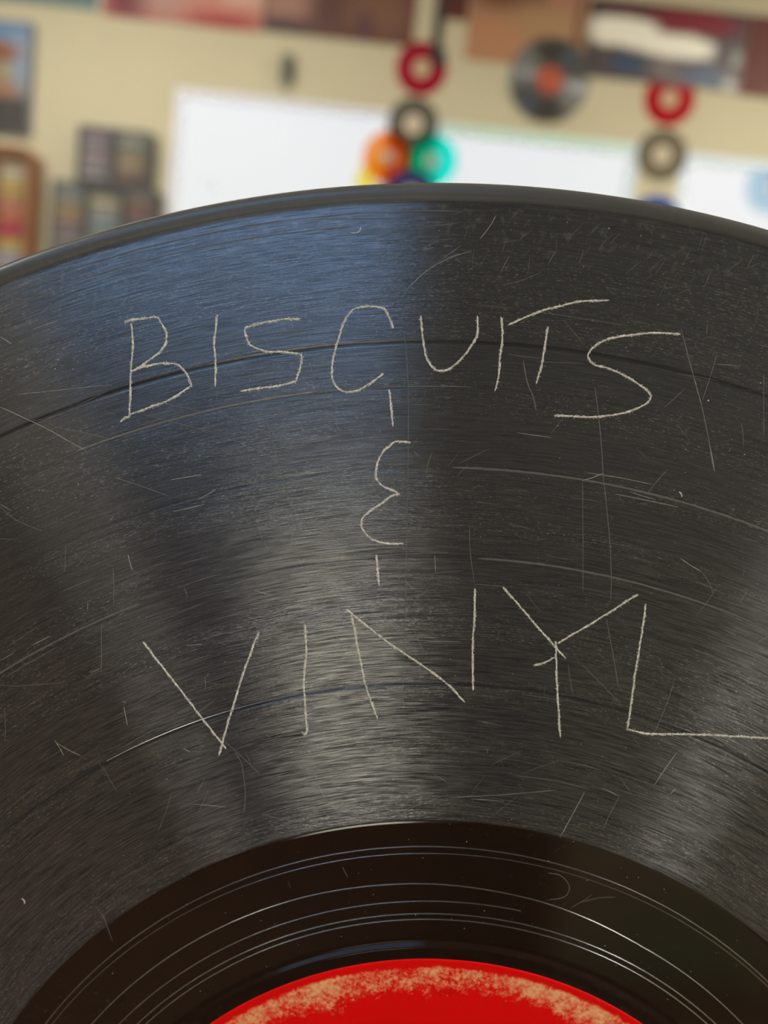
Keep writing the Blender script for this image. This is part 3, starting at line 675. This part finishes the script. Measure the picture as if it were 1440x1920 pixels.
fill(woc, 2.096, 18, [['black', 'slate', 'black', 'grey', 'plum', 'slate', 'grey', 'mauve', 'grey', 'slate', 'grey', 'cream', 'grey', 'slate', 'cream', 'grey', 'mauve', 'grey'], ['tan', 'cream', 'cream', 'yellow', 'gold', 'tan', 'orange', 'pink', 'orange', 'red', 'crimson', 'crimson', 'gold', 'yellow', 'pale blue', 'mauve', 'pale blue', 'grey']], 'cassettes in the wooden rack', 'the brown wooden rack', pitch=.0231)

# small discs hung on the strips of wall between the windows
def coloured_vinyl(name, refl, trans, k):
    M = bpy.data.materials.new(name); M.use_nodes = True; h = N(M)
    p = h.p; p.inputs['Base Color'].default_value = (*refl, 1); p.inputs['Roughness'].default_value = .3
    t = h.n('ShaderNodeBsdfTransparent'); t.inputs[0].default_value = (*(math.sqrt(q) for q in trans), 1)
    x = h.n('ShaderNodeMixShader'); x.inputs[0].default_value = k
    h.l(p.outputs[0], x.inputs[1]); h.l(t.outputs[0], x.inputs[2]); h.l(x.outputs[0], h.out.inputs[0])
    return M
M_red = mat('red_vinyl', (.34, .004, .030), .6, spec=.1)
M_red2 = mat('scarlet_vinyl', (.42, .004, .014), .6, spec=.1)
M_creamlab = mat('cream_label_paper', (.60, .42, .24), .7)
M_pale = mat('pale_label_paper', (.72, .60, .45), .7)
M_grey = mat('smoke_grey_vinyl', (.12, .115, .09), .6, spec=.1); M_grey2 = mat('olive_grey_vinyl', (.17, .15, .10), .6, spec=.1)
M_orange = coloured_vinyl('clear_orange_vinyl', (.60, .15, .03), (1.0, .36, .08), .95)
M_yellow = coloured_vinyl('clear_yellow_vinyl', (.60, .40, .03), (1.0, .85, .16), .95)
M_teal = coloured_vinyl('clear_teal_vinyl', (.01, .20, .16), (.02, 1.0, .86), .95)
M_blue = mat('blue_vinyl', (.025, .03, .14), .6, spec=.1); M_blue2 = mat('bright_blue_vinyl', (.02, .06, .34), .6, spec=.1)
M_paleblue = coloured_vinyl('clear_pale_blue_vinyl', (.3, .45, .6), (.62, .80, .92), .85)
M_greylab = mat('grey_label_paper', (.42, .38, .34), .7)
def seven(x, z, m_, ml, label, lab_r=.044, R=.097, y=None, hole=.019, cat='record', group='small discs hung between the windows', name='small_vinyl_disc'):
    y = YB if y is None else y
    r = thing(name, label, cat, (x, y, z), group)
    bm = bmesh.new(); k = .002
    lathe(bm, [(hole, .0006), (hole, k), (lab_r+.003, k), (R-.003, k*.9), (R, k*.6), (R, .0009), (R-.003, .0006)], 64, closed=True, axis='y')
    link_bm('disc', bm, m_, r, smooth=False)
    bm = bmesh.new(); lathe(bm, [(hole+.0004, k+.0001), (hole+.0004, k+.0006), (lab_r, k+.0006), (lab_r, k+.0001)], 48, closed=True, axis='y')
    link_bm('paper_label', bm, ml, r)
    # push-pin through the hole, holding the disc to the wall
    bm = bmesh.new(); lathe(bm, [(.0001, .0000), (.0025, .0000), (.0025, .0028), (.006, .0032), (.006, .0046), (.0001, .0050)], 16, axis='y')
    link_bm('push_pin', bm, mat('steel_pin', (.5, .48, .42), .4), r, smooth=False)
    return r
seven(-.043, 2.605, M_red, M_creamlab, 'crimson small disc with cream label on wall between left and middle windows', .034)
seven(.898, 2.594, M_red2, M_creamlab, 'scarlet small disc with cream label at top of the right hand column of discs', .033)
seven(-.051, 2.406, M_grey, M_pale, 'smoky grey small disc with pale label just under the crimson disc', .036)
seven(.901, 2.393, M_grey2, M_pale, 'olive grey small disc with pale label under the scarlet disc', .034)
seven(-.152, 2.180, M_yellow, M_greylab, 'clear yellow small disc tucked behind the orange disc', .027, y=YB-.001)
seven(-.132, 2.275, M_orange, M_greylab, 'clear orange small disc overlapping the left window edge', .027, y=YB-.004)
seven(.035, 2.280, M_teal, M_greylab, 'clear teal small disc overlapping the middle window edge', .027, y=YB-.0098)
seven(-.032, 2.142, M_blue, M_greylab, 'dark blue small disc peeping over the record between orange and teal discs', .040, y=YB-.0155)
seven(.914, 2.152, M_blue2, M_greylab, 'bright blue small disc peeping over the record below the olive grey disc', .040)
seven(1.335, 2.322, M_paleblue, M_paleblue, 'clear pale blue disc stuck on the right window glass', .044, y=YB+.0115)

# big black disc with an orange red label
lp = thing('twelve_inch_disc', 'large black disc with orange red label hung below the orange poster', 'record', (.44, YB-.005, 2.612))
M_lp = vinyl('hanging_black_vinyl', (.03, .032, .032), bands=False)
bm = bmesh.new(); lathe(bm, [(.0036, .0005), (.0036, .0025), (.05, .0025), (.148, .0025), (.150, .0017), (.150, .001), (.148, .0005)], 96, closed=True, axis='y')
link_bm('disc', bm, M_lp, lp)
bm = bmesh.new(); lathe(bm, [(.004, .0026), (.004, .0031), (.05, .0031), (.05, .0026)], 64, closed=True, axis='y')
link_bm('paper_label', bm, mat('orange_red_label_paper', (.50, .10, .05), .8), lp)
bm = bmesh.new(); lathe(bm, [(.0001, -.004), (.002, -.004), (.002, .006), (.006, .007), (.006, .010), (.0001, .011)], 16, axis='y')
link_bm('push_pin', bm, mat('steel_pin', (.5, .48, .42), .4), lp)

# small dark fixture over the left window and the black bracket behind the crimson disc
fx = thing('wall_fixture', 'small dark grey green fixture on the wall above the left window', 'fixture', (-.543, YB, 2.505))
M_fix = mat('grey_green_plastic', (.10, .11, .09), .5)
boxobj('back_plate', (0, -.004, .045), (.05, .008, .10), M_fix, fx, .003)
boxobj('housing', (0, -.024, .050), (.042, .032, .075), M_fix, fx, .010, 3)
boxobj('lower_tab', (0, -.012, -.012), (.028, .016, .03), mat('pale_tab_plastic', (.30, .29, .22), .5), fx, .004)
bk = thing('wall_bracket', 'black vertical bracket rising behind the crimson disc', 'bracket', (.010, YB, 2.66))
M_blk = mat('black_metal', (.035, .03, .03), .5)
boxobj('upright', (-.006, -.006, .125), (.034, .011, .29), M_blk, bk, .003)
boxobj('foot', (.006, -.008, -.012), (.052, .015, .060), M_blk, bk, .006)
stk = thing('patch', 'tiny pale cyan sticker on the left window glass', 'patch', (-.80, YB+.0118, 2.105))
boxobj('film', (0, -.0002, 0), (.035, .0003, .014), mat('cyan_film', (.55, .85, .85), .5), stk)  # stands in for an overexposed spot of the view outside
